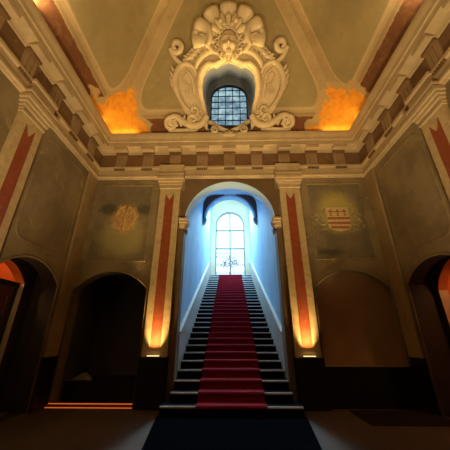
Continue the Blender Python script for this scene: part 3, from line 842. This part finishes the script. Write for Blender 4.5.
for s in (-1, 1):
    part('shell_volute', spiral((.84, 3.02), .22, .04, 1.0, -1.2), .09, .04, None, .22, 8, 1.0, s)
    part('shell_curl', [(.64, 3.34), (.56, 3.14), (.60, 2.92), (.70, 2.80)], .05, .05, .09, .24, 8, 1.0, s)
# mask: a bearded head in high relief with leafy crown
mk = MB()
g = bmesh.ops.create_uvsphere(mk.bm, u_segments=40, v_segments=32, radius=1)
def bumpf(x, y, cx, cy_, sx, sy): return math.exp(-((x-cx)/sx)**2 - ((y-cy_)/sy)**2)
for v_ in g['verts']:
    x, y, z = v_.co
    n_ = z if z > 0 else z*.2
    h = .24*n_; q = 0
    if z > 0:
        q += .09*bumpf(x, y, 0, -.02, .13, .22) + .06*bumpf(x, y, 0, -.14, .2, .1)
        for sg in (-1, 1):
            q += -.085*bumpf(x, y, sg*.36, .14, .18, .12) + .05*bumpf(x, y, sg*.36, .14, .09, .06) + .06*bumpf(x, y, sg*.38, .36, .28, .08) + .06*bumpf(x, y, sg*.48, -.18, .2, .2)
        q += .05*bumpf(x, y, 0, -.36, .24, .05) - .075*bumpf(x, y, 0, -.46, .22, .05) + .05*bumpf(x, y, 0, -.56, .2, .06) + .06*bumpf(x, y, 0, -.80, .25, .15)
    v_.co = P3(x*.29*(1 - .12*(y < 0)*abs(y)), 2.86 + y*.38, .16 + h + 1.2*q)
face = mk.build('mask', 'stucco', ct, smooth=True)
for i in range(13):         # hair and beard curls
    a = pi*(-.22 + 1.44*i/12)
    mb = MB(); rope(mb, spiral((.36*cos(a), 2.90 + .44*sin(a)), .085, .02, a + 2, 1.2, 12), .042, .02, None, .26, 6, 1.0)
    mb.build('hair_curl', 'stucco', ct, smooth=True)
for x in (-.19, -.10, 0, .10, .19):
    part('beard_lock', [(x, 2.62), (x*1.3, 2.52), (x*.9, 2.42)], .05, .016, .06, .27, 6, 1.0)
for i in range(7):         # leaf crown over the brow
    a = pi*(.10 + .80*i/6)
    part('crown_leaf', [(.28*cos(a), 3.08 + .22*sin(a)), (.44*cos(a), 3.14 + .38*sin(a)), (.52*cos(a), 3.17 + .50*sin(a))], .06, .025, .09, .28, 6, .7)
for x, w in ((-.22, 3.42), (0, 3.52), (.22, 3.42), (-.11, 3.32), (.11, 3.32)):
    bead(x, w, .32, (.08, .075, .075))
# keyed scroll below the window, hanging over the cornice edge
cs_ = thing('cornice_scroll', (0, 6.58, 7.63), 'small double scroll ornament at the cornice centre under the upper window', 'ornament')
def cpart(name, pts, rr):
    mb = MB(); mb.tube(pts, rr, 8, 1, nrm=(0, -1, 0)); mb.build(name, 'stucco', cs_, smooth=True)
for s in (-1, 1):
    q = crom([(.05, .16), (.22, .22), (.42, .34), (.60, .52), (.78, .56)])
    cpart('scroll', [(s*p.x, 6.63, 7.58 + p.y) for p in q], [.06 + .02*sin(pi*i/(len(q)-1)) for i in range(len(q))])
    q = spiral((.46, .12), .13, .03, pi*.5, -1.4)
    cpart('volute', [(s*x, 6.53, 7.58 + z) for x, z in q], [.05 - .025*i/len(q) for i in range(len(q))])
    q = spiral((.80, .42), .10, .02, pi*.5, -1.3)
    cpart('volute', [(s*x, 6.62, 7.60 + z) for x, z in q], [.045 - .02*i/len(q) for i in range(len(q))])
for i in range(5):
    a = pi*(.1 + .8*i/4); q = [(0, 0), (.14*cos(a), .14*sin(a)), (.26*cos(a), .24*sin(a))]
    cpart('palmette_leaf', [(x, 6.53, 7.44 + z) for x, z in q], [.05, .06, .02])

# ------------------------------------------------------------------ lights
def K(hexc): return hexc
WARM = (1.0, .70, .32)
def lamp(name, kind, loc, power, color, aim=None, **kw_):
    l = bpy.data.lights.new(name, kind); l.energy = power; l.color = color
    o = bpy.data.objects.new(name, l); COL.objects.link(o); o.location = loc
    if aim is not None: o.rotation_euler = (Vector(aim) - Vector(loc)).to_track_quat('-Z', 'Y').to_euler()
    for k, v_ in kw_.items(): setattr(l, k, v_)
    return o
for x in (-PX, PX):       # uplights at the pilasters
    lamp('uplight_lamp', 'AREA', (x, W-.21, 1.075), 15, (1, .62, .22), (x, W-.12, 2.3), shape='RECTANGLE', size=.24, size_y=.04, spread=1.0)
for sx in (-1, 1):
    for yy, y2 in ((W-.30, W-.36), (FR+.30, FR+.36)):
        lamp('corner_lamp', 'AREA', (sx*3.55, yy, 7.72), 1.9, (1, .68, .25), (sx*3.55, y2, 8.8), shape='RECTANGLE', size=.9, size_y=.10)
        lamp('corner_lamp', 'AREA', (sx*3.98, yy - (.45 if yy > 3 else -.45), 7.72), 1.9, (1, .68, .25), (sx*3.92, yy - (.45 if yy > 3 else -.45), 8.8), shape='RECTANGLE', size=.10, size_y=.9)
    lamp('cornice_lamp', 'AREA', (sx*3.95, 2.9, 7.76), 30, WARM, (sx*3.3, 2.9, 8.8), shape='RECTANGLE', size=.3, size_y=.5)
    lamp('cartouche_lamp', 'SPOT', (sx*.35, 6.20, 7.72), 130, (1, .68, .22), P3(sx*.2, 2.8), spot_size=1.7, spot_blend=.9, shadow_soft_size=.06)
for sx in (-1, 1):       # floor lamps of the hall, aimed up at the cornice and vault
    lamp('hall_uplight', 'SPOT', (sx*2.2, 1.4, .12), 1150, WARM, (sx*1.7, 3.2, 8), spot_size=2.0, spot_blend=.9, shadow_soft_size=.12)
for s in (-1, 1):          # lamps in the rooms at the sides
    lamp('side_room_lamp', 'POINT', (s*5.75, 5.0, 3.6), 60, (1, .60, .25), shadow_soft_size=.15)

lamp('passage_lamp', 'POINT', (-4.72, 4.9, 2.5), 8, (1, .62, .28), shadow_soft_size=.06)
# daylight through the windows, plus an added fill light
wd = bpy.data.worlds.new('sky'); SC.world = wd; wd.use_nodes = True
bg = wd.node_tree.nodes['Background']; bg.inputs[0].default_value = (.66, .86, 1.0, 1); bg.inputs[1].default_value = 2.8
lamp('stair_fill_lamp', 'AREA', (0, 15.7, 10.55), 1250, (.48, .79, 1.0), (0, 9.5, 5.0), shape='RECTANGLE', size=1.3, size_y=.5)  # unseen fill added above the upper stairs; no skylight is built
po = lamp('window_portal', 'AREA', (0, YE+.5, 7.6), 1, (1, 1, 1), (0, 0, 7.6), shape='RECTANGLE', size=2.1, size_y=5.2)
po.data.cycles.is_portal = True
po = lamp('upper_portal', 'AREA', (0, LY+.2, 9.4), 1, (1, 1, 1), (0, 0, 9.4), shape='RECTANGLE', size=1.4, size_y=2.6)
po.data.cycles.is_portal = True

# ------------------------------------------------------------------ camera
F, PITCH, YAW, ROLL = 257.7, .4043, -.0209, .001
cd = bpy.data.cameras.new('camera'); cam = bpy.data.objects.new('camera', cd); COL.objects.link(cam)
cd.sensor_fit = 'HORIZONTAL'; cd.sensor_width = 36; cd.lens = 36*F/450; cd.clip_start = .02; cd.clip_end = 200
fw = Vector((sin(YAW)*cos(PITCH), cos(YAW)*cos(PITCH), sin(PITCH))); rt = Vector((cos(YAW), -sin(YAW), 0)); up = rt.cross(fw)
r2 = rt*cos(ROLL) + up*sin(ROLL); u2 = up*cos(ROLL) - rt*sin(ROLL)
cam.matrix_world = Matrix(((r2.x, u2.x, -fw.x, 0), (r2.y, u2.y, -fw.y, 0), (r2.z, u2.z, -fw.z, 1.5), (0, 0, 0, 1)))
SC.camera = cam

vs = SC.view_settings
vs.view_transform = 'Standard'; vs.look = 'None'; vs.exposure = 0; vs.gamma = 1; vs.use_curve_mapping = False
SC.cycles.use_denoising = True
SC.cycles.max_bounces = 10; SC.cycles.diffuse_bounces = 6; SC.cycles.transparent_max_bounces = 12
SC.cycles.sample_clamp_indirect = 8
